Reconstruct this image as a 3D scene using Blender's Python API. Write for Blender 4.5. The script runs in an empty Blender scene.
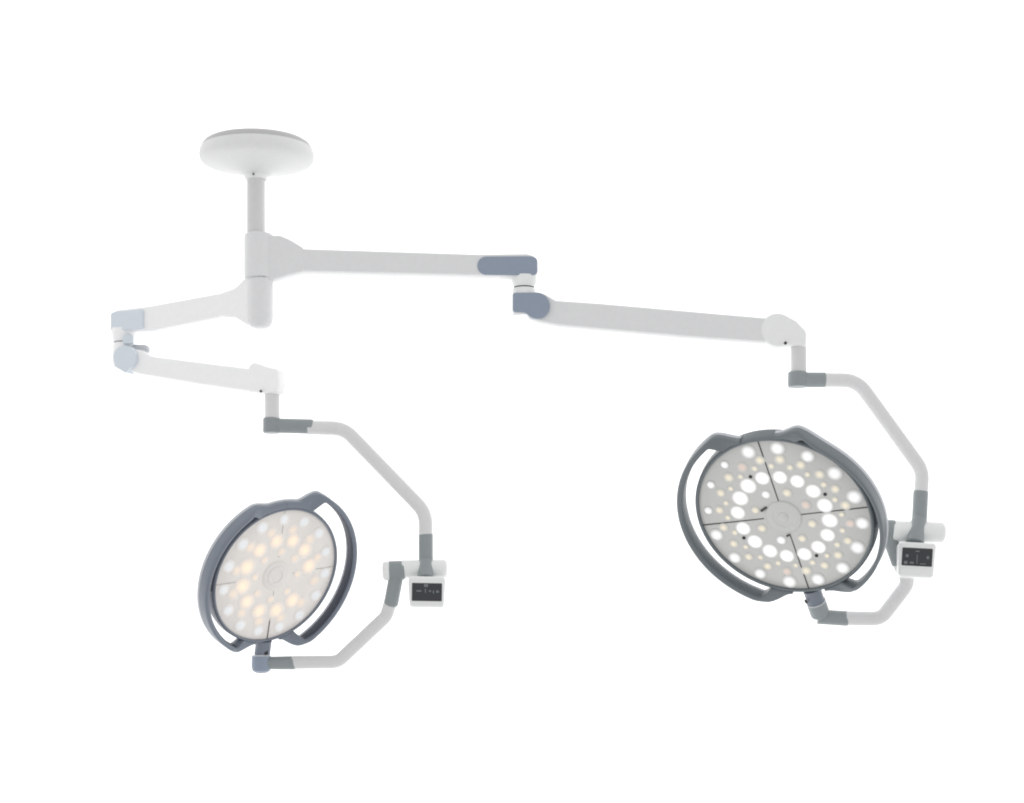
import bpy, bmesh, math, random
from mathutils import Vector, Matrix

scene = bpy.context.scene
COL = scene.collection
F, CX, HY, D0, CZ = 2000.0, 512.0, 714.0, 7.0, 1.5      # focal length (px), principal column, eye level row, distance, eye height
PX = D0 / F                                              # metres per pixel at the working distance
CAM = Vector((0, -D0, CZ))

def ray(px, py):
    return Vector(((px - CX) / F, 1.0, (HY - py) / F))
def P(px, py, d=D0):
    return CAM + ray(px, py) * d

# ------------------------------------------------------------------ materials
def mat(name, col, rough=0.4, coat=0.0, spec=0.5, var=0.04, bump=0.02, scale=60, emit=None, es=0.0, metal=0.0):
    m = bpy.data.materials.new(name); m.use_nodes = True
    nt = m.node_tree; b = nt.nodes['Principled BSDF']
    tc = nt.nodes.new('ShaderNodeTexCoord')
    no = nt.nodes.new('ShaderNodeTexNoise'); no.inputs['Scale'].default_value = scale; no.inputs['Detail'].default_value = 4
    nt.links.new(tc.outputs['Object'], no.inputs['Vector'])
    mx = nt.nodes.new('ShaderNodeMix'); mx.data_type = 'RGBA'
    mx.inputs[6].default_value = (*[c * (1 - var) for c in col], 1)
    mx.inputs[7].default_value = (*[min(1, c * (1 + var)) for c in col], 1)
    nt.links.new(no.outputs['Fac'], mx.inputs[0]); nt.links.new(mx.outputs[2], b.inputs['Base Color'])
    mr = nt.nodes.new('ShaderNodeMapRange'); mr.inputs[3].default_value = rough * 0.85; mr.inputs[4].default_value = rough * 1.15
    nt.links.new(no.outputs['Fac'], mr.inputs[0]); nt.links.new(mr.outputs[0], b.inputs['Roughness'])
    if bump:
        n2 = nt.nodes.new('ShaderNodeTexNoise'); n2.inputs['Scale'].default_value = scale * 12
        nt.links.new(tc.outputs['Object'], n2.inputs['Vector'])
        bp = nt.nodes.new('ShaderNodeBump'); bp.inputs['Strength'].default_value = bump; bp.inputs['Distance'].default_value = 0.001
        nt.links.new(n2.outputs['Fac'], bp.inputs['Height']); nt.links.new(bp.outputs[0], b.inputs['Normal'])
    b.inputs['Specular IOR Level'].default_value = spec
    b.inputs['Coat Weight'].default_value = coat
    b.inputs['Coat Roughness'].default_value = 0.12
    b.inputs['Metallic'].default_value = metal
    if emit:
        b.inputs['Emission Color'].default_value = (*emit, 1); b.inputs['Emission Strength'].default_value = es
    return m

M = dict(
    white=mat('white_paint', (.84, .85, .845), .34),
    pale=mat('haze_pale_paint', (.93, .93, .935), .34),  # arm paint lightened to stand in for haze over the left branch
    rim_shade=mat('painted_rim_shade', (.50, .50, .50), .5, spec=.2),  # shade near the canopy top, put into the colour
    canopy=mat('canopy_paint', (.76, .77, .765), .6, spec=.15),
    arm=mat('light_grey_paint', (.74, .745, .75), .36),
    tube=mat('tube_paint', (.70, .70, .705), .32),
    stem=mat('stem_paint', (.66, .66, .66), .32),
    sleeve=mat('grey_sleeve_plastic', (.275, .305, .315), .42),
    cap=mat('blue_grey_plastic', (.27, .32, .40), .42),
    hazecap=mat('haze_pale_blue_grey_plastic', (.68, .74, .80), .42),  # blue-grey cap colour with haze painted in, left branch only
    frame=mat('frame_blue_grey', (.15, .172, .187), .38),
    frame2=mat('frame_slate', (.185, .21, .255), .38),
    shell=mat('silver_grey_shell', (.55, .57, .60), .32),
    navy=mat('painted_grip_shade', (.055, .06, .085), .5),  # shade of the inward grip faces, put into the colour
    navy2=mat('navy_slot_band', (.075, .082, .105), .5),
    dark=mat('dark_rubber', (.02, .02, .022), .5),
    panel=mat('grey_lens_panel', (.61, .61, .595), .30, coat=.15, var=.03, scale=14),
    panel2=mat('pale_lens_panel', (.86, .82, .785), .30, coat=.15, var=.03, scale=14),
    hub=mat('centre_plastic', (.61, .62, .605), .35),
    hub2=mat('pale_centre_plastic', (.82, .79, .765), .35),
    seam=mat('seam_dark', (.05, .05, .05), .6),
    seam2=mat('seam_pale', (.50, .49, .47), .6),
    screen=mat('screen_glass', (.022, .024, .030), .22, coat=.3, bump=0),
    icon=mat('screen_icon', (.13, .14, .15), .35, emit=(.6, .65, .65), es=.05, bump=0),
)

def led_mat(name, col, edge, es, inner=.45):
    """frosted lens: bright middle that blends into the moulded reflector edge"""
    m = mat(name, col, .28, bump=0); nt = m.node_tree; b = nt.nodes['Principled BSDF']
    tc = nt.nodes.new('ShaderNodeTexCoord'); vm = nt.nodes.new('ShaderNodeVectorMath'); vm.operation = 'DISTANCE'
    mp = nt.nodes.new('ShaderNodeMapping'); mp.inputs['Scale'].default_value = (1, 1, 0); mp.inputs['Location'].default_value = (-.5, -.5, 0)
    nt.links.new(tc.outputs['Generated'], mp.inputs[0]); nt.links.new(mp.outputs[0], vm.inputs[0]); vm.inputs[1].default_value = (0, 0, 0)
    mr = nt.nodes.new('ShaderNodeMapRange'); mr.interpolation_type = 'SMOOTHSTEP'
    mr.inputs[1].default_value = inner / 2; mr.inputs[2].default_value = .5; mr.inputs[3].default_value = 1; mr.inputs[4].default_value = 0
    nt.links.new(vm.outputs['Value'], mr.inputs[0])
    mx = nt.nodes.new('ShaderNodeMix'); mx.data_type = 'RGBA'; mx.inputs[6].default_value = (*edge, 1); mx.inputs[7].default_value = (*col, 1)
    nt.links.new(mr.outputs[0], mx.inputs[0]); nt.links.new(mx.outputs[2], b.inputs['Base Color'])
    b.inputs['Emission Color'].default_value = (*col, 1)
    mt = nt.nodes.new('ShaderNodeMath'); mt.operation = 'MULTIPLY'; mt.inputs[1].default_value = es
    nt.links.new(mr.outputs[0], mt.inputs[0]); nt.links.new(mt.outputs[0], b.inputs['Emission Strength'])
    return m
PR, PL = (.61, .61, .595), (.86, .82, .785)
M.update(ledw=led_mat('led_white', (.98, .97, .96), PR, .6, .36), ledd=led_mat('led_soft_white', (.88, .89, .885), PR, .30, .35),
         ledy=led_mat('led_warm_yellow', (.88, .80, .63), PR, .20, .1), ledr=led_mat('led_rosy', (.78, .64, .57), PR, .14, .2),
         ledo=led_mat('led_amber', (.97, .79, .61), PL, .30, .05), ledp=led_mat('led_pale', (.86, .88, .90), PL, .10, .3),
         ledf=led_mat('led_faint_cream', (.93, .79, .66), PL, .14, .05))

# ------------------------------------------------------------------ object helpers
def link(name, bm, m, parent=None, smooth=35, matrix=None):
    bmesh.ops.recalc_face_normals(bm, faces=bm.faces[:])
    me = bpy.data.meshes.new(name); bm.to_mesh(me); bm.free()
    me.materials.append(M[m] if isinstance(m, str) else m)
    for p in me.polygons: p.use_smooth = True
    me.set_sharp_from_angle(angle=math.radians(smooth))
    o = bpy.data.objects.new(name, me); COL.objects.link(o)
    if matrix is not None: o.matrix_world = matrix
    if parent is not None:
        bpy.context.view_layer.update()
        o.parent = parent; o.matrix_parent_inverse = parent.matrix_world.inverted()
    return o

def thing(name, loc, label, cat, group=None):
    o = bpy.data.objects.new(name, None); COL.objects.link(o); o.location = loc
    o.empty_display_size = 0.05
    o['label'] = label; o['category'] = cat
    if group: o['group'] = group
    bpy.context.view_layer.update()
    return o

def fillet(pts, seg=7):
    """pts: (x, y, radius) closed polygon -> list of (x, y) with rounded corners"""
    out = []; n = len(pts)
    for i in range(n):
        a = Vector(pts[i - 1][:2]); b = Vector(pts[i][:2]); c = Vector(pts[(i + 1) % n][:2]); r = pts[i][2]
        u = (a - b); v = (c - b); lu, lv = u.length, v.length; u /= lu; v /= lv
        ang = math.acos(max(-1, min(1, u.dot(v))))
        if r <= 0 or ang > 3.10: out.append(b); continue
        t = r / math.tan(ang / 2); t2 = min(t, lu * .49, lv * .49); r2 = t2 * math.tan(ang / 2)
        cen = b + (u + v).normalized() * (r2 / math.sin(ang / 2))
        p0 = b + u * t2; p1 = b + v * t2
        a0 = math.atan2(*(p0 - cen).yx); a1 = math.atan2(*(p1 - cen).yx); da = a1 - a0
        while da > math.pi: da -= 2 * math.pi
        while da < -math.pi: da += 2 * math.pi
        for k in range(seg + 1):
            t_ = a0 + da * k / seg; out.append(cen + r2 * Vector((math.cos(t_), math.sin(t_))))
    res = []
    for p in out:
        if not res or (p - res[-1]).length > 1e-5: res.append(p)
    if (res[0] - res[-1]).length < 1e-5: res.pop()
    return res

def inset(poly, d):
    n = len(poly); A = sum(poly[i].x * poly[(i + 1) % n].y - poly[(i + 1) % n].x * poly[i].y for i in range(n))
    s = 1 if A > 0 else -1; out = []
    for i in range(n):
        e1 = (poly[i] - poly[i - 1]).normalized(); e2 = (poly[(i + 1) % n] - poly[i]).normalized()
        n1 = Vector((-e1.y, e1.x)) * s; n2 = Vector((-e2.y, e2.x)) * s
        m = (n1 + n2); L = m.length
        m = m / L if L > 1e-6 else n1
        out.append(poly[i] + m * (d / max(.4, m.dot(n1))))
    return out

def extrude_round(bm, poly, w, rnd, to3d, segs=12, ins_max=.009):
    """extrude a 2D outline symmetrically by w with edges rounded by rnd; to3d(x, y, depth)"""
    layers = []
    for k in range(segs + 1):
        a = math.pi / 2 * k / segs
        layers.append((min(rnd, ins_max) * (1 - math.sin(a)), -w / 2 + rnd * (1 - math.cos(a))))
    layers += [(i, -z) for i, z in reversed(layers)]
    rings = []
    for ins, z in layers:
        q = inset(poly, ins)
        rings.append([bm.verts.new(to3d(p.x, p.y, z)) for p in q])
    n = len(poly)
    for a, b in zip(rings[:-1], rings[1:]):
        for i in range(n):
            bm.faces.new((a[i], a[(i + 1) % n], b[(i + 1) % n], b[i]))
    for ring_, rev in ((rings[0], False), (rings[-1], True)):      # end faces on vertices of their own, shaded flat
        vs = [bm.verts.new(v.co) for v in ring_]
        f1 = bm.faces.new(vs[::-1] if rev else vs)
        out = (rings[0][0].co - rings[-1][0].co) * (-1 if rev else 1)
        f1.normal_update()
        if f1.normal.dot(out) < 0: f1.normal_flip()
        bmesh.ops.triangulate(bm, faces=[f1])

FRONT = .5
def slab(name, pts, A, B, w, m, parent, rnd=.3, off=0.0, im=.009):
    """outline in picture rows/columns laid on the upright plane through A and B, then given the real thickness w"""
    a, b = P(*A), P(*B); e = Vector((b.x - a.x, b.y - a.y, 0)).normalized(); nrm = e.cross(Vector((0, 0, 1)))
    if nrm.y < 0: nrm = -nrm
    if off == 0: off = w / 2 - FRONT * w
    def hit(px, py):
        r = ray(px, py); t = (a + nrm * (off - w / 2) - CAM).dot(nrm) / r.dot(nrm); q = CAM + r * t - a
        return q.dot(e), q.z
    pl = [(*hit(p[0], p[1]), p[2] * PX) for p in pts]
    if rnd * w > .004: pl = [(x, y, max(r, 3.7 * PX) if r > 0 else 0) for x, y, r in pl]
    bm = bmesh.new()
    extrude_round(bm, fillet(pl), w, w * rnd, lambda x, y, z: a + e * x + Vector((0, 0, y)) + nrm * (z + off), ins_max=im)
    return link(name, bm, m, parent)

def round_path(pts, rad, seg=8):
    out = [pts[0]]
    for i in range(1, len(pts) - 1):
        a, b, c = pts[i - 1], pts[i], pts[i + 1]; u = (a - b); v = (c - b); lu, lv = u.length, v.length; u.normalize(); v.normalize()
        ang = u.angle(v)
        if ang > 3.1: out.append(b); continue
        t = min(rad / math.tan(ang / 2), lu * .48, lv * .48)
        p0, p1 = b + u * t, b + v * t
        for k in range(seg + 1):
            s = k / seg; out.append(p0 * (1 - s) ** 2 + b * (2 * s * (1 - s)) + p1 * s * s)
    out.append(pts[-1]); return out

def tube(bm, path, radii, n=32, cap0=.0, cap1=.0, squash=1.0):
    """swept round tube; radii a number or one per point; cap0/cap1 = rounding of the ends as fraction of the radius"""
    if not isinstance(radii, (list, tuple)): radii = [radii] * len(path)
    path = list(path); radii = list(radii)
    def endcap(p, q, r, c):
        d = (p - q).normalized(); R = r * c; pts = []
        for k in range(1, 6):
            a = math.pi / 2 * k / 5; pts.append((p - d * R + d * R * math.sin(a), r - R + R * math.cos(a)))
        return (p - d * R, r), pts
    pre, post = [], []
    if cap0: (path[0], radii[0]), pre = endcap(path[0], path[1], radii[0], cap0)
    if cap1: (path[-1], radii[-1]), post = endcap(path[-1], path[-2], radii[-1], cap1)
    P2 = [p for p, r in reversed(pre)] + path + [p for p, r in post]
    R2 = [max(r, 1e-5) for p, r in reversed(pre)] + radii + [max(r, 1e-5) for p, r in post]
    t = (path[1] - path[0]).normalized()
    up = Vector((0, 1, 0)) if abs(t.y) < .9 else Vector((1, 0, 0))
    x = up.cross(t).normalized(); y = t.cross(x)
    rings = []
    for i, p in enumerate(P2):
        a = P2[max(0, i - 1)]; b = P2[min(len(P2) - 1, i + 1)]; t2 = (b - a).normalized()
        x = (x - t2 * x.dot(t2)).normalized(); y = t2.cross(x)
        rings.append([bm.verts.new(p + (x * math.cos(2 * math.pi * k / n) + y * squash * math.sin(2 * math.pi * k / n)) * R2[i]) for k in range(n)])
    for a, b in zip(rings[:-1], rings[1:]):
        for k in range(n): bm.faces.new((a[k], a[(k + 1) % n], b[(k + 1) % n], b[k]))
    bm.faces.new(rings[0][::-1]); bm.faces.new(rings[-1])

def tube_obj(name, path, r, m, parent, cap0=0, cap1=0, bend=0.0, squash=1.0):
    bm = bmesh.new(); p = [Vector(q) for q in path]
    if bend: p = round_path(p, bend)
    tube(bm, p, r, cap0=cap0, cap1=cap1, squash=squash)
    return link(name, bm, m, parent)

def lathe(bm, prof, mtx=Matrix.Identity(4), n=96):
    rings = [[bm.verts.new(mtx @ Vector((r * math.cos(2 * math.pi * k / n), r * math.sin(2 * math.pi * k / n), z))) for k in range(n)]
             if r > 1e-6 else [bm.verts.new(mtx @ Vector((0, 0, z)))] for r, z in prof]
    for a, b in zip(rings[:-1], rings[1:]):
        for k in range(n):
            k2 = (k + 1) % n
            if len(a) == 1 and len(b) == 1: continue
            if len(a) == 1: bm.faces.new((a[0], b[k], b[k2]))
            elif len(b) == 1: bm.faces.new((a[k], a[k2], b[0]))
            else: bm.faces.new((a[k], a[k2], b[k2], b[k]))

def vlathe(name, cx, prof, m, parent, d=D0, n=96):
    """upright turned part; prof = (radius px, row) at distance d"""
    s = d / F; c = P(cx, HY, d); bm = bmesh.new()
    lathe(bm, [(r * s, (HY - y) * s) for r, y in prof], Matrix.Translation(c), n)
    return link(name, bm, m, parent)

def rbox(bm, w, h, t, r, mtx, rnd):
    pl = fillet([(-w / 2, -h / 2, r), (w / 2, -h / 2, r), (w / 2, h / 2, r), (-w / 2, h / 2, r)])
    extrude_round(bm, pl, t, rnd, lambda x, y, z: mtx @ Vector((x, y, z)))

# ------------------------------------------------------------------ ceiling mount
mount = thing('ceiling_mount', P(256, 143), 'round white ceiling canopy with a short vertical drop stem between the two lamp arms', 'ceiling mount')
vlathe('canopy_shade_band', 256.8, [(0, 142), (46, 142), (49.5, 142.6), (52.6, 144.5), (54.6, 147.0), (55.9, 149.6), (50, 150.2), (0, 150.2)], 'rim_shade', mount)  # top band of the canopy, its shade painted as a darker grey
vlathe('canopy', 256.8, [(0, 149), (50, 149.2), (55.8, 149.5), (56.8, 152.2), (57.3, 155.5), (56.7, 159.6), (54.4, 162.2), (50, 164.0), (44, 165.6), (37, 167.2), (27, 169.6), (18, 172.4),
                         (13, 175.2), (11, 176.6), (0, 176.6)], 'canopy', mount)
vlathe('collar', 256.3, [(9.3, 172), (12.2, 175), (12.4, 178), (11.6, 179.6), (9.2, 180)], 'white', mount)
vlathe('stem', 256.0, [(0, 174), (9.2, 174), (9.2, 240), (0, 240)], 'stem', mount)
vlathe('spindle', 259.0, [(0, 236), (11.4, 236), (11.4, 322), (0, 322)], 'stem', mount)
bm = bmesh.new(); c = P(253.5, 174.2, D0 - .045); tube(bm, [c, c + Vector((0, -.006, 0))], .0032, n=16)
link('screw', bm, 'dark', mount)

# ------------------------------------------------------------------ lamp head
def head_matrix(px, py, d, R, maj_min, nimg, vimg):
    c = P(px, py, d); f = ray(px, py).normalized(); right = f.cross(Vector((0, 0, 1))).normalized(); up = right.cross(f)
    tilt = math.acos(maj_min); ni = Vector((nimg[0], -nimg[1])).normalized() * math.sin(tilt)
    n = right * ni.x + up * ni.y - f * math.cos(tilt)
    vi = Vector((vimg[0], -vimg[1]))
    nl = (ni.x, ni.y, math.cos(tilt)); vz = -(nl[0] * vi.x + nl[1] * vi.y) / nl[2]
    dn = (right * vi.x + up * vi.y - f * vz).normalized()      # towards the swivel
    y = -dn; x = y.cross(n)
    m = Matrix((x, y, n)).transposed().to_4x4(); m.translation = c
    return m

def lamp_head(root, mtx, R, frame, shell, panel, hub, leds, seams, screws, hubkind, HS, Z1, SHADE_SIDES, BUMP, band):
    S = mtx @ Matrix.Scale(R, 4)
    def put(name, build, m, parent, smooth=35):
        bm = bmesh.new(); build(bm); bmesh.ops.scale(bm, vec=(R, R, R), verts=bm.verts[:])
        return link(name, bm, m, parent, smooth, mtx)
    # housing (the back dome) is the head itself
    head = put('lamp_head', lambda b: lathe(b, [(1.0, -.05), (1.03, -.09), (1.035, -.16), (1.02, -.18), (.95, -.21), (.8, -.245), (.55, -.27), (.25, -.285), (0, -.287)], n=128), shell, root)
    put('bezel', lambda b: lathe(b, [(.985, -.035), (.992, .006), (1.0, .012), (1.012, .012), (1.023, .005), (1.032, -.015), (1.037, -.05), (1.042, -.12), (1.04, -.155), (1.03, -.162), (.985, -.162), (.985, -.035)], n=128), frame, head)
    put('lens_panel', lambda b: lathe(b, [(0, -.012), (.6, -.013), (.984, -.016), (.99, -.02), (.99, -.06), (0, -.06)], n=128), panel, head)
    # grip handles left and right
    def sm(a, b, x):
        t = max(0, min(1, (x - a) / (b - a))); return t * t * (3 - 2 * t)
    def handle(side, z0, z1, ro_add, wid, bevel, shade_strip=False):
        ROs, kk, et, eb, rend, dw = HS[side]; wid = wid - dw
        def f(b):
            rings = []
            N = 120; lo, hi = (-eb, et) if side > 0 else (-et, eb)
            if shade_strip: lo, hi = -61, 61
            for i in range(N + 1):
                th = lo + (hi - lo) * i / N; q = abs(th); top = (th > 0) == (side > 0); e = et if top else eb
                R0 = ROs - kk * math.sin(math.radians(th)) * side
                re = rend if top else 1.05
                if top and side > 0: R0 += BUMP * math.exp(-((q - 68) / 13) ** 2)
                ro = re + (R0 - re) * (1 - sm(64, 79, q)) + ro_add
                ri = R0 - wid - (R0 - wid - 1.02) * sm(60, 66, q)
                zt = z1 - max(0, z1 - .022) * sm(56, 70, q); zb = z0
                if shade_strip: ro = ri + .02; ri -= .006; zt = z1 - .03 * sm(50, 61, q)
                a = math.radians(th) + (math.pi if side < 0 else 0)
                pts = []
                bx = min(bevel, (ro - ri) * .45, (zt - zb) * .45)
                for cx, cy, a0 in ((ro - bx, zt - bx, 0), (ri + bx, zt - bx, 90), (ri + bx, zb + bx, 180), (ro - bx, zb + bx, 270)):
                    for k in range(5):
                        t = math.radians(a0 + 90 * k / 4); pts.append((cx + bx * math.cos(t), cy + bx * math.sin(t)))
                rings.append([b.verts.new((r * math.cos(a), r * math.sin(a), z)) for r, z in pts])
            n = len(rings[0])
            for r0, r1 in zip(rings[:-1], rings[1:]):
                for k in range(n): b.faces.new((r0[k], r0[(k + 1) % n], r1[(k + 1) % n], r1[k]))
            b.faces.new(rings[0][::-1]); b.faces.new(rings[-1])
        return f
    for s in (-1, 1):
        put('grip_handle', handle(s, -.075, Z1, 0, .072, .032), frame, head, 50)
        put('handle_shell', handle(s, -.115, -.05, .008, .062, .026), 'shell', head, 50)
        if s in SHADE_SIDES: put('grip_shade_strip', handle(s, -.05, Z1 - .03, 0, .072, .008, True), 'navy', head, 50)  # added strip that paints shade on the inner face of the grip
    def wall(b):
        sd, lo, hi = band; rings = []
        for i in range(61):
            a = math.radians(lo + (hi - lo) * i / 60) + (math.pi if sd < 0 else 0)
            rings.append([b.verts.new((r * math.cos(a), r * math.sin(a), z)) for r, z in ((1.02, -.15), (1.046, -.15), (1.043, -.03), (1.037, -.014), (1.02, -.02))])
        n = 5
        for r0, r1 in zip(rings[:-1], rings[1:]):
            for k in range(n): b.faces.new((r0[k], r0[(k + 1) % n], r1[(k + 1) % n], r1[k]))
        b.faces.new(rings[0][::-1]); b.faces.new(rings[-1])
    put('slot_band', wall, 'navy2', head)  # dark band along part of the bezel's outer wall
    # LEDs
    rnd = random.Random(7)
    for (x, y, r, m, hgt) in leds:
        x += rnd.uniform(-.007, .007); y += rnd.uniform(-.007, .007); r *= rnd.uniform(.92, 1.07)
        def f(b, x=x, y=y, r=r, hgt=hgt):
            lathe(b, [(r, -.017), (r, -.0125), (r * .9, hgt * .3 - .0125), (r * .7, hgt * .65 - .0125), (r * .4, hgt * .92 - .0125), (0, hgt - .0125)], Matrix.Translation((x, y, 0)), 20)
        put('led', f, m, head, 60)
    # seams and screws
    for (a, r0, r1, w, m) in seams:
        def f(b, a=a, r0=r0, r1=r1, w=w):
            mt = Matrix.Rotation(math.radians(a), 4, 'Z') @ Matrix.Translation(((r0 + r1) / 2, 0, -.0125))
            bmesh.ops.create_cube(b, size=1, matrix=mt @ Matrix.Diagonal((r1 - r0, w, .006, 1)))
        put('seam', f, m, head)
    for (a, r) in screws:
        put('screw', lambda b: lathe(b, [(.02, -.02), (.02, -.004), (.012, .004), (0, .004)], Matrix.Translation((r * math.cos(math.radians(a)), r * math.sin(math.radians(a)), 0)), 14), 'dark', head)
    # centre
    if hubkind == 'flat':
        put('centre_cap', lambda b: lathe(b, [(.205, -.02), (.205, -.006), (.195, .004), (.13, .010), (.125, .006), (.06, .004), (.055, .012), (.03, .02), (0, .021)]), hub, head)
        put('clip', lambda b: bmesh.ops.create_cube(b, size=1, matrix=Matrix.Translation((-.20, .125, -.004)) @ Matrix.Rotation(math.radians(28), 4, 'Z') @ Matrix.Diagonal((.085, .024, .016, 1))), 'seam', head)
        put('clip', lambda b: bmesh.ops.create_cube(b, size=1, matrix=Matrix.Translation((-.02, -.25, -.004)) @ Matrix.Rotation(math.radians(20), 4, 'Z') @ Matrix.Diagonal((.05, .018, .012, 1))), 'seam', head)
    else:
        put('centre_cap', lambda b: lathe(b, [(.22, -.02), (.22, -.006), (.20, .002), (.15, .004), (.145, .012), (.13, .017), (.10, .016), (.09, .004), (0, .008)]), hub, head)
    return head

def ring(n, r, phase, size, m, h=.03, skip=()):
    return [(r * math.cos(math.radians(phase + 360 * i / n)), r * math.sin(math.radians(phase + 360 * i / n)), size, m, h) for i in range(n) if i not in skip]

# ------------------------------------------------------------------ control box
def control_box(root, sx, sy, d, rot, yaw, icons, bot=15, top=16):
    """sx, sy = centre of the screen"""
    c = P(sx, sy, d)
    base = Matrix.Translation(c) @ Matrix.Rotation(math.radians(yaw), 4, 'Z') @ Matrix.Rotation(math.radians(rot), 4, 'Y') @ Matrix.Rotation(math.radians(90), 4, 'X')
    s = d / F
    bm = bmesh.new()   # tapered body: x right, y up, z to the viewer
    pl = fillet([(-17 * s, -bot * s, 4 * s), (17.5 * s, -bot * s, 3.7 * s), (18.6 * s, 8 * s, 3 * s), (18.6 * s, top * s, 5 * s), (-18.8 * s, top * s, 5 * s), (-18.8 * s, 8 * s, 3 * s)])
    extrude_round(bm, pl, .085, .011, lambda x, y, z: base @ Vector((x, y, z - .0425)))
    box = link('control_box', bm, 'white', root)
    bm = bmesh.new(); rbox(bm, 33.5 * s, 21.5 * s, .006, 2.0 * s, base @ Matrix.Translation((0, 0, .0022)), .002); link('screen_frame', bm, 'white', box)
    bm = bmesh.new(); rbox(bm, 30 * s, 18 * s, .004, .8 * s, base @ Matrix.Translation((0, 0, .0048)), .001); scr = link('screen', bm, 'screen', box)
    for (x, y, w, h) in icons:
        bm = bmesh.new(); rbox(bm, w * s, h * s, .0008, .2 * min(w, h) * s, base @ Matrix.Translation((x * s, y * s, .0072)), .0003); link('screen_icon', bm, 'icon', box)
    return box, base, s

# ================================================================== RIGHT LAMP
dR = 7.09
right = thing('surgical_light', P(259, 256), 'larger surgical light on the long grey arm, with bright white LEDs and a dark cross', 'surgical light',
              'surgical lights swinging from the ceiling mount')
A, B = (259, 256, 7.0), (526, 265, dR)
slab('arm_bracket', [(262, 234, 2), (281, 234.5, 6), (292, 239.5, 10), (304, 247, 3), (305, 271.5, 3), (292, 274.5, 8), (277, 279, 5), (262, 279, 2)], A, B, .074, 'arm', right, .3)
vlathe('swivel_sleeve', 258.6, [(0, 234), (12.5, 234), (14.2, 235.2), (14.6, 237), (14.6, 276), (14.2, 278), (12.5, 279), (0, 279)], 'arm', right)
up = slab('upper_arm', [(299, 247.6, 3), (480, 253.4, 0), (527, 252.6, 9), (538.5, 256, 8), (538.8, 276, 8), (524, 279, 3), (500, 276, 0), (299, 271.4, 3)], A, B, .07, 'arm', right, .34)
slab('end_cap', [(477.5, 256.4, 9), (531, 256.0, 5), (537.6, 258, 5), (537.6, 274, 4), (531, 275.2, 2), (477.5, 274.6, 9)], A, B, .012, 'cap', right, .3, off=-.0335)
vlathe('joint_housing', 524, [(0, 276.2), (12.6, 276.2), (12.8, 280), (12.2, 284), (10.6, 287.3), (0, 287.3)], 'white', right, dR)
vlathe('seal_ring', 524, [(0, 286), (10.0, 286), (10.0, 289.6), (0, 289.6)], 'dark', right, dR, 48)
vlathe('joint_cap', 524, [(0, 288.6), (10.8, 288.6), (12.0, 290), (12.3, 312), (11.5, 316.5), (0, 317)], 'white', right, dR)
A2, B2 = (524, 305, dR), (797, 332, 7.0)
sp = slab('spring_arm', [(528, 291, 4), (545, 293, 9), (556, 299.5, 5), (600, 302.5, 0), (766, 317, 0), (782, 319, 8), (782, 344, 8), (764, 342.4, 0), (690, 337, 0), (560, 325.5, 0), (540, 322, 9), (527, 318, 4)], A2, B2, .066, 'arm', right, .36)
# blue-grey cover plate with a round disc end
pl = [(512.6, 292.6, 2.5), (536, 292.3, 0)] + [(536.5 + 13.2 * math.sin(math.radians(a)), 305.3 - 13.2 * math.cos(math.radians(a)), 0) for a in range(0, 215, 12)] + [(525, 312.4, 4), (512.6, 311.4, 2)]
slab('joint_cover', pl, A2, B2, .05, 'cap', right, .05, off=-.022)
# far end knuckle and drop tube
pl = [(777.6 + 17.6 * math.cos(math.radians(a)), 329.5 - 17.6 * math.sin(math.radians(a)), 0) for a in range(60, 285, 12)] + [(790, 345, 2), (806.8, 347, 2), (807.6, 331, 9), (797, 320, 9)]
kn = slab('knuckle', pl, A2, B2, .072, 'white', right, .36)
bm = bmesh.new(); c = P(785.3, 343.2, 6.955); tube(bm, [c, c + Vector((0, -.006, 0))], .0055, n=16); link('screw', bm, 'dark', right)
vlathe('drop_tube', 798.6, [(0, 336), (7.9, 336), (7.9, 376), (0, 376)], 'stem', right, 7.0)
vlathe('swivel_sleeve', 797.6, [(0, 372), (8.8, 372), (9.6, 373), (9.8, 385.6), (9.0, 387), (0, 387.2)], 'sleeve', right, 7.0)
tube_obj('sleeve', [P(800, 379.8), P(826, 379.9)], 7.5 * PX, 'sleeve', right, cap1=.25)
tube_obj('yoke_arm', [P(822, 380), P(857, 380.3), P(922.5, 470.5), P(920.4, 500)], 7.1 * PX, 'tube', right, bend=.10)
tube_obj('sleeve', [P(921, 487.5), P(919.3, 523)], 7.5 * PX, 'sleeve', right, cap0=.75)
tube_obj('sleeve_foot', [P(919.3, 519, 6.995), P(916.8, 531, 6.975), P(914.6, 543.4, 6.955)], [7.4 * PX, 7.4 * PX, 9.4 * PX], 'sleeve', right, cap1=.1)
ic = [(-10, .8, 3, 3), (-11, -6, 3.5, 3), (10.5, 0, 2.5, 3), (0, 5.8, 4, 1.2), (0, -2, .8, 9), (-5, -6, 4, 2), (6, -6.5, 6, .8)]
box, base, s = control_box(right, 917, 557.2, 6.90, 3.5, -6, ic, 20, 15)
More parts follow.
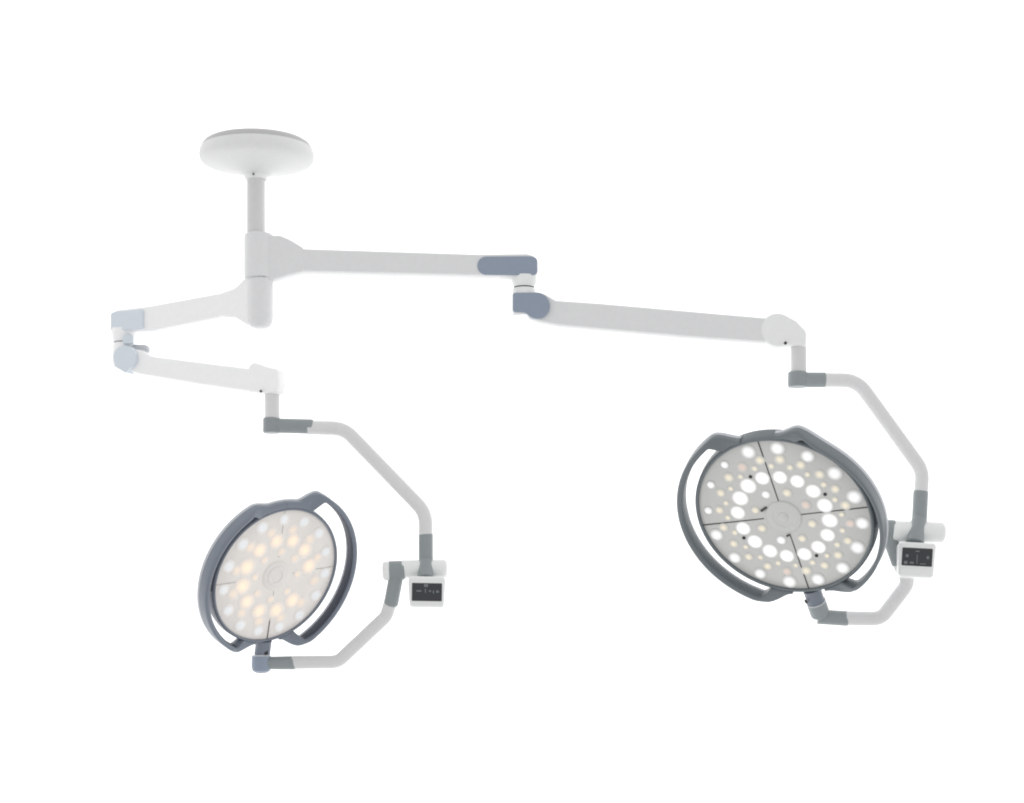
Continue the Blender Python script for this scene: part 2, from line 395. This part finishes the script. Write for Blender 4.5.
# horizontal barrel behind the box, end knuckle and lower yoke
tube_obj('barrel', [P(892, 531, 7.0), P(945, 532.8, 7.0)], [10.6 * PX] * 2, 'white', right, cap0=.1, cap1=.45)
kn = tube_obj('knuckle', [P(881.2, 529.4, 7.0), P(894.5, 530, 7.0)], 10.0 * PX, 'sleeve', right, cap0=.25, cap1=.1)
tube_obj('sleeve', [P(888.5, 534, 7.0), P(899, 564, 7.02)], 7.3 * PX, 'sleeve', right, cap1=.2)
HR = head_matrix(783.5, 517, 6.90, 0, .785, (-.449, .893), (25.5, 74.5)); RR = 90.0 * 6.9 / F
def hp(Mx, R, x, y, z): return Mx @ Vector((x * R, y * R, z * R))
piv0, piv1 = hp(HR, RR, 0, -1.04, -.08), hp(HR, RR, 0, -1.22, -.08)
piv2 = hp(HR, RR, 0, -1.42, -.08)
def dist(p): return p.y + D0
dp = dist(piv2)
tube_obj('lower_yoke', [P(898, 560, 7.03), P(909, 582, 7.05), P(881, 618.8, dp - .01), P(842, 618.2, dp)], 7.4 * PX, 'tube', right, bend=.055)
tube_obj('sleeve', [P(818, 616.6, dp), P(848.5, 618.6, dp)], 7.7 * PX, 'sleeve', right, cap1=.2)
tube_obj('head_stub', [piv0, piv1], 9.0 * PX, 'frame2', right)
tube_obj('stub_seam', [piv1, hp(HR, RR, 0, -1.235, -.08)], 9.8 * PX, 'shell', right)
tube_obj('swivel_collar', [hp(HR, RR, 0, -1.235, -.08), piv2], 9.9 * PX, 'sleeve', right, cap1=.3)
c = hp(HR, RR, -.06, -1.14, .02); nz = (HR.to_3x3() @ Vector((-.6, 0, .8))).normalized()
bm = bmesh.new(); tube(bm, [c, c + nz * .006], .008, n=20, squash=.6); link('screw', bm, 'dark', right)

L = []
L += [(x, y, sz, m, h) for x, y, sz, m, h in ring(16, .525, 10, .105, 'ledw', .012)]
for i, (x, y, sz, m, h) in enumerate(ring(16, .885, 10, .092, 'ledd', .012)):
    big = 1.0 if x > -.2 else (.62 if y > -.1 else .92)
    L.append((x, y, sz * big, 'ledd', h))
for i, (x, y, sz, m, h) in enumerate(ring(20, .75, 4, .066, 'ledy', .010)):
    L.append((x, y, sz, 'ledr' if i in (6, 14, 19) else 'ledy', h))
L += ring(20, .665, 13, .044, 'ledy', .008)
for i, (x, y, sz, m, h) in enumerate(ring(8, .33, 22, .062, 'ledy', .014)):
    L.append((x, y, sz, ('ledr' if i == 0 else 'ledd' if i in (2, 5) else 'ledy'), h))
seams = [(0, .19, .985, .012, 'seam'), (90, .20, .985, .012, 'seam'), (180, .24, .985, .012, 'seam'), (270, .26, .985, .012, 'seam')]
lamp_head(right, HR, RR, 'frame', 'white', 'panel', 'hub', L, seams, [(22, .60), (112, .60), (202, .60), (292, .60)], 'flat', {-1: (1.225, 0, 79, 79, 1.05, 0), 1: (1.135, .05, 79, 79, 1.05, .024)}, .095, (), .085, (1, -15, 61))

# ================================================================== LEFT LAMP
dL = 7.27
left = thing('surgical_light', P(260, 305), 'smaller surgical light on the short haze-lightened arm, with a pale lens and amber LEDs', 'surgical light',
             'surgical lights swinging from the ceiling mount')
A, B = (260, 305, 7.0), (124, 320, dL)
slab('arm_bracket', [(256, 272, 3), (248, 273, 8), (234, 287, 9), (217, 293, 3), (217, 316.6, 4), (234, 318, 8), (246, 325.5, 6), (256, 326, 3)], A, B, .066, 'pale', left, .3)
vlathe('swivel_sleeve', 260.3, [(0, 279.6), (12.8, 279.6), (13.0, 281), (13.0, 318), (12.2, 323), (10, 326.6), (6, 328.6), (0, 329)], 'arm', left)
slab('upper_arm', [(224, 291.4, 2), (147, 305.5, 0), (116, 309, 5), (109.6, 312.5, 4), (109.6, 330.5, 3), (150, 331, 8), (224, 316.4, 2)], A, B, .058, 'pale', left, .34)
slab('end_cap', [(142.5, 308.8, 2), (142.5, 328.8, 2), (110.2, 330.8, 2), (110.2, 312.8, 3), (117, 311, 3)], A, B, .012, 'hazecap', left, .3, off=-.0325)
vlathe('joint_housing', 123.6, [(0, 329), (12.0, 329), (12.2, 334), (11.2, 340), (10.0, 342.2), (0, 342.2)], 'pale', left, dL)
slab('cable_clip', [(122.6, 334.5, 1.5), (133, 334.5, 1.5), (133, 343.6, 1.5), (122.6, 343.6, 1.5)], (124, 338, dL), (134, 338, dL), .02, 'hazecap', left, .2, off=-.045)
vlathe('seal_ring', 122.6, [(0, 341), (9.2, 341), (9.2, 344.3), (0, 344.3)], 'sleeve', left, dL, 48)
vlathe('joint_cap', 123.8, [(0, 343.4), (10.0, 343.4), (11.4, 345), (11.6, 362), (10, 368), (6, 370), (0, 370.4)], 'pale', left, dL)
slab('joint_stop', [(131, 343.6, 2), (146.5, 344.6, 2), (147, 353.4, 2), (131, 352, 2)], (124, 340, dL), (160, 345, dL - .05), .03, 'shell', left, .3)
A2, B2 = (124, 358, dL), (272, 380, 7.0)
slab('spring_arm', [(126, 347, 4), (140, 349.5, 6), (150, 355.4, 6), (200, 361.6, 0), (247, 367.4, 0), (256, 364, 6), (256, 391, 5), (246, 391.6, 3), (200, 385, 0), (138, 374.6, 8), (126, 370, 4)], A2, B2, .062, 'pale', left, .36)
pl = [(124.3 + 11.4 * math.cos(math.radians(a)), 357.5 + 12.2 * math.sin(math.radians(a)), 0) for a in range(-180, 80, 12)] + [(125.5, 373.5, 4), (114.5, 366, 4)]
slab('joint_cover', pl, A2, B2, .05, 'hazecap', left, .05, off=-.022)
slab('knuckle', [(247, 365, 6), (253, 361, 6), (266, 366, 6), (277, 368, 6), (277.4, 383, 4), (276.4, 393, 2), (263, 393.6, 2), (247, 392.4, 2)], A2, B2, .066, 'pale', left, .36)
bm = bmesh.new(); c = P(261, 391.3, 6.972); tube(bm, [c, c + Vector((0, -.006, 0))], .0045, n=16); link('screw', bm, 'dark', left)
vlathe('drop_tube', 272.2, [(0, 386), (7.6, 386), (7.6, 421), (0, 421)], 'tube', left, 7.0)
vlathe('swivel_sleeve', 271.6, [(0, 418), (7.8, 418), (8.6, 419), (8.7, 431.5), (7.9, 433), (0, 433.2)], 'sleeve', left, 7.0)
tube_obj('sleeve', [P(275, 425.6), P(313.5, 426.6)], 7.3 * PX, 'sleeve', left, cap1=.25)
tube_obj('yoke_arm', [P(308, 427.6), P(344, 428.4), P(425.5, 512.5), P(425.8, 540)], 7.1 * PX, 'tube', left, bend=.10)
tube_obj('sleeve', [P(425.8, 529.8), P(425.9, 567)], 7.2 * PX, 'sleeve', left, cap0=.75)
tube_obj('sleeve_foot', [P(425.9, 562, 6.995), P(425.8, 571, 6.975), P(425.4, 579.4, 6.955)], [7.3 * PX, 7.4 * PX, 8.3 * PX], 'sleeve', left, cap1=.1)
ic = [(3.5 - 5, 1.2, 1.0, 4), (3, 1, 2.2, 1.6), (10.5, .6, 2.8, 2.2), (6.5, .2, 1.2, 3), (-8, 1, 5, 1.4), (-1, 6.6, 4, 3)]
box, base, s = control_box(left, 426.9, 592.2, 6.90, .8, 3, ic)
tube_obj('barrel', [P(402, 569, 7.0), P(447.5, 568.6, 7.0)], [9.2 * PX] * 2, 'white', left, cap0=.1, cap1=.4)
tube_obj('knuckle', [P(388.5, 570.6, 7.0), P(404.8, 570, 7.0)], 9.6 * PX, 'sleeve', left, cap0=.05, cap1=.1)
tube_obj('knuckle_cap', [P(382.6, 570.8, 7.0), P(389.5, 570.6, 7.0)], 9.8 * PX, 'white', left, cap0=.3)
tube_obj('sleeve', [P(396.6, 574, 7.0), P(390.5, 606.4, 7.02)], 7.3 * PX, 'sleeve', left, cap1=.5)
HL = head_matrix(276.5, 576, 6.92, 0, .724, (.8, .6), (-9.2, 66)); RL = 72.0 * 6.92 / F
piv1 = hp(HL, RL, 0, -1.27, -.08); piv2 = hp(HL, RL, 0, -1.27, -.08)
dp = dist(piv1)
tube_obj('lower_yoke', [P(391, 600, 7.02), P(386.5, 616, 7.03), P(338, 661.8, dp - .01), P(292, 662.6, dp)], 6.7 * PX, 'tube', left, bend=.06)
tube_obj('sleeve', [P(262, 663.0, dp), P(298.6, 662.8, dp)], [6.5 * PX, 6.9 * PX], 'sleeve', left, cap1=.75)
tube_obj('head_stub', [hp(HL, RL, 0, -1.03, -.08), piv1], 8.0 * PX, 'frame2', left)
vlathe('stub_seam', 261.2, [(0, 655.2), (9.4, 655.2), (9.6, 656), (9.4, 657), (0, 657)], 'shell', left, dp)
vlathe('swivel_collar', 261.2, [(0, 656.8), (9.6, 656.8), (9.7, 667), (8.6, 671), (5, 673), (0, 673.4)], 'cap', left, dp)
c = P(266, 652.6, dp - .026)
bm = bmesh.new(); tube(bm, [c, c + Vector((.001, -.006, 0))], .009, n=20, squash=.7); link('screw', bm, 'dark', left)
L = []
L += ring(12, .55, 8, .15, 'ledo', .012, skip=(11,))
L += ring(15, .85, 18, .10, 'ledp', .010)
L += ring(12, .70, 15, .10, 'ledf', .008)
L += ring(8, .36, 40, .08, 'ledf', .008)
seams = [(0, .28, .985, .009, 'seam2'), (90, .28, .985, .009, 'seam2'), (180, .28, .985, .009, 'seam2'), (270, .24, .70, .009, 'seam2'), (270, .70, .985, .014, 'seam')]
lamp_head(left, HL, RL, 'frame2', 'white', 'panel2', 'hub2', L, seams, [], 'socket', {-1: (1.215, 0, 89.9, 79, 1.115, 0), 1: (1.305, 0, 89.9, 79, 1.115, 0)}, .12, (-1, 1), 0, (-1, -61, 5))

# ================================================================== backdrop, light, camera
bm = bmesh.new()
W, Hh, Yb = 9.0, 6.0, 2.6
v = [bm.verts.new((x, Yb + y, CZ + z)) for y in (0, .004) for x, z in ((-W, -Hh), (W, -Hh), (W, Hh), (-W, Hh))]
for f in ((0, 1, 2, 3), (7, 6, 5, 4), (0, 4, 5, 1), (1, 5, 6, 2), (2, 6, 7, 3), (3, 7, 4, 0)): bm.faces.new([v[i] for i in f])
bm.faces.ensure_lookup_table()
for f in list(bm.faces)[1:]: bm.faces.remove(f)
mb = bpy.data.materials.new('white_backdrop_paper'); mb.use_nodes = True; nt = mb.node_tree
for n in list(nt.nodes): nt.nodes.remove(n)
out = nt.nodes.new('ShaderNodeOutputMaterial'); tr = nt.nodes.new('ShaderNodeBsdfTranslucent'); df = nt.nodes.new('ShaderNodeBsdfDiffuse')
tr.inputs['Color'].default_value = (1, 1, 1, 1); df.inputs['Color'].default_value = (.9, .9, .9, 1)
mx = nt.nodes.new('ShaderNodeMixShader'); mx.inputs[0].default_value = .8
nt.links.new(df.outputs[0], mx.inputs[1]); nt.links.new(tr.outputs[0], mx.inputs[2]); nt.links.new(mx.outputs[0], out.inputs['Surface'])
bd = link('background', bm, mb); bd['kind'] = 'structure'

sun = bpy.data.lights.new('backdrop_fill', 'SUN'); sun.energy = 2.4; sun.angle = math.radians(20)
so = bpy.data.objects.new('backdrop_fill', sun); COL.objects.link(so); so.rotation_euler = (math.radians(-90), 0, 0)   # unseen fill added behind the paper to whiten it

w = bpy.data.worlds.new('World'); scene.world = w; w.use_nodes = True; nt = w.node_tree; bg = nt.nodes['Background']
tc = nt.nodes.new('ShaderNodeTexCoord'); sp_ = nt.nodes.new('ShaderNodeSeparateXYZ'); nt.links.new(tc.outputs['Generated'], sp_.inputs[0])
r1 = nt.nodes.new('ShaderNodeValToRGB'); r2 = nt.nodes.new('ShaderNodeValToRGB')
def ramp(r, stops):
    e = r.color_ramp.elements
    while len(e) > 1: e.remove(e[-1])
    e[0].position, v0 = stops[0]; e[0].color = (v0, v0, v0, 1)
    for p, v1 in stops[1:]:
        x = e.new(p); x.color = (v1, v1, v1, 1)
    r.color_ramp.interpolation = 'EASE'
m1 = nt.nodes.new('ShaderNodeMapRange'); m1.inputs[1].default_value = -1; nt.links.new(sp_.outputs['Y'], m1.inputs[0]); nt.links.new(m1.outputs[0], r1.inputs[0])
m2 = nt.nodes.new('ShaderNodeMapRange'); m2.inputs[1].default_value = -1; nt.links.new(sp_.outputs['Z'], m2.inputs[0]); nt.links.new(m2.outputs[0], r2.inputs[0])
ramp(r1, [(0, .74), (.25, .86), (.5, 1.0), (1, 1.0)])          # behind the camera -> towards the backdrop
ramp(r2, [(0, .8), (.4, .9), (.75, .9), (1, .9)])  # floor -> ceiling of the studio
mm = nt.nodes.new('ShaderNodeMix'); mm.data_type = 'RGBA'; mm.blend_type = 'MULTIPLY'; mm.inputs[0].default_value = 1
nt.links.new(r1.outputs[0], mm.inputs[6]); nt.links.new(r2.outputs[0], mm.inputs[7]); nt.links.new(mm.outputs[2], bg.inputs['Color'])
bg.inputs['Strength'].default_value = 1.15

cam = bpy.data.cameras.new('camera'); co = bpy.data.objects.new('camera', cam); COL.objects.link(co); scene.camera = co
co.location = CAM; co.rotation_euler = (math.radians(90), 0, 0)
cam.sensor_width = 36; cam.lens = F / 1024 * 36; cam.shift_y = (HY - 401.5) / 1024; cam.clip_end = 100; cam.clip_start = .05
scene.view_settings.view_transform = 'Standard'; scene.view_settings.look = 'None'
scene.view_settings.exposure = 0; scene.view_settings.gamma = 1
scene.cycles.use_denoising = True
scene.cycles.filter_width = 2.0
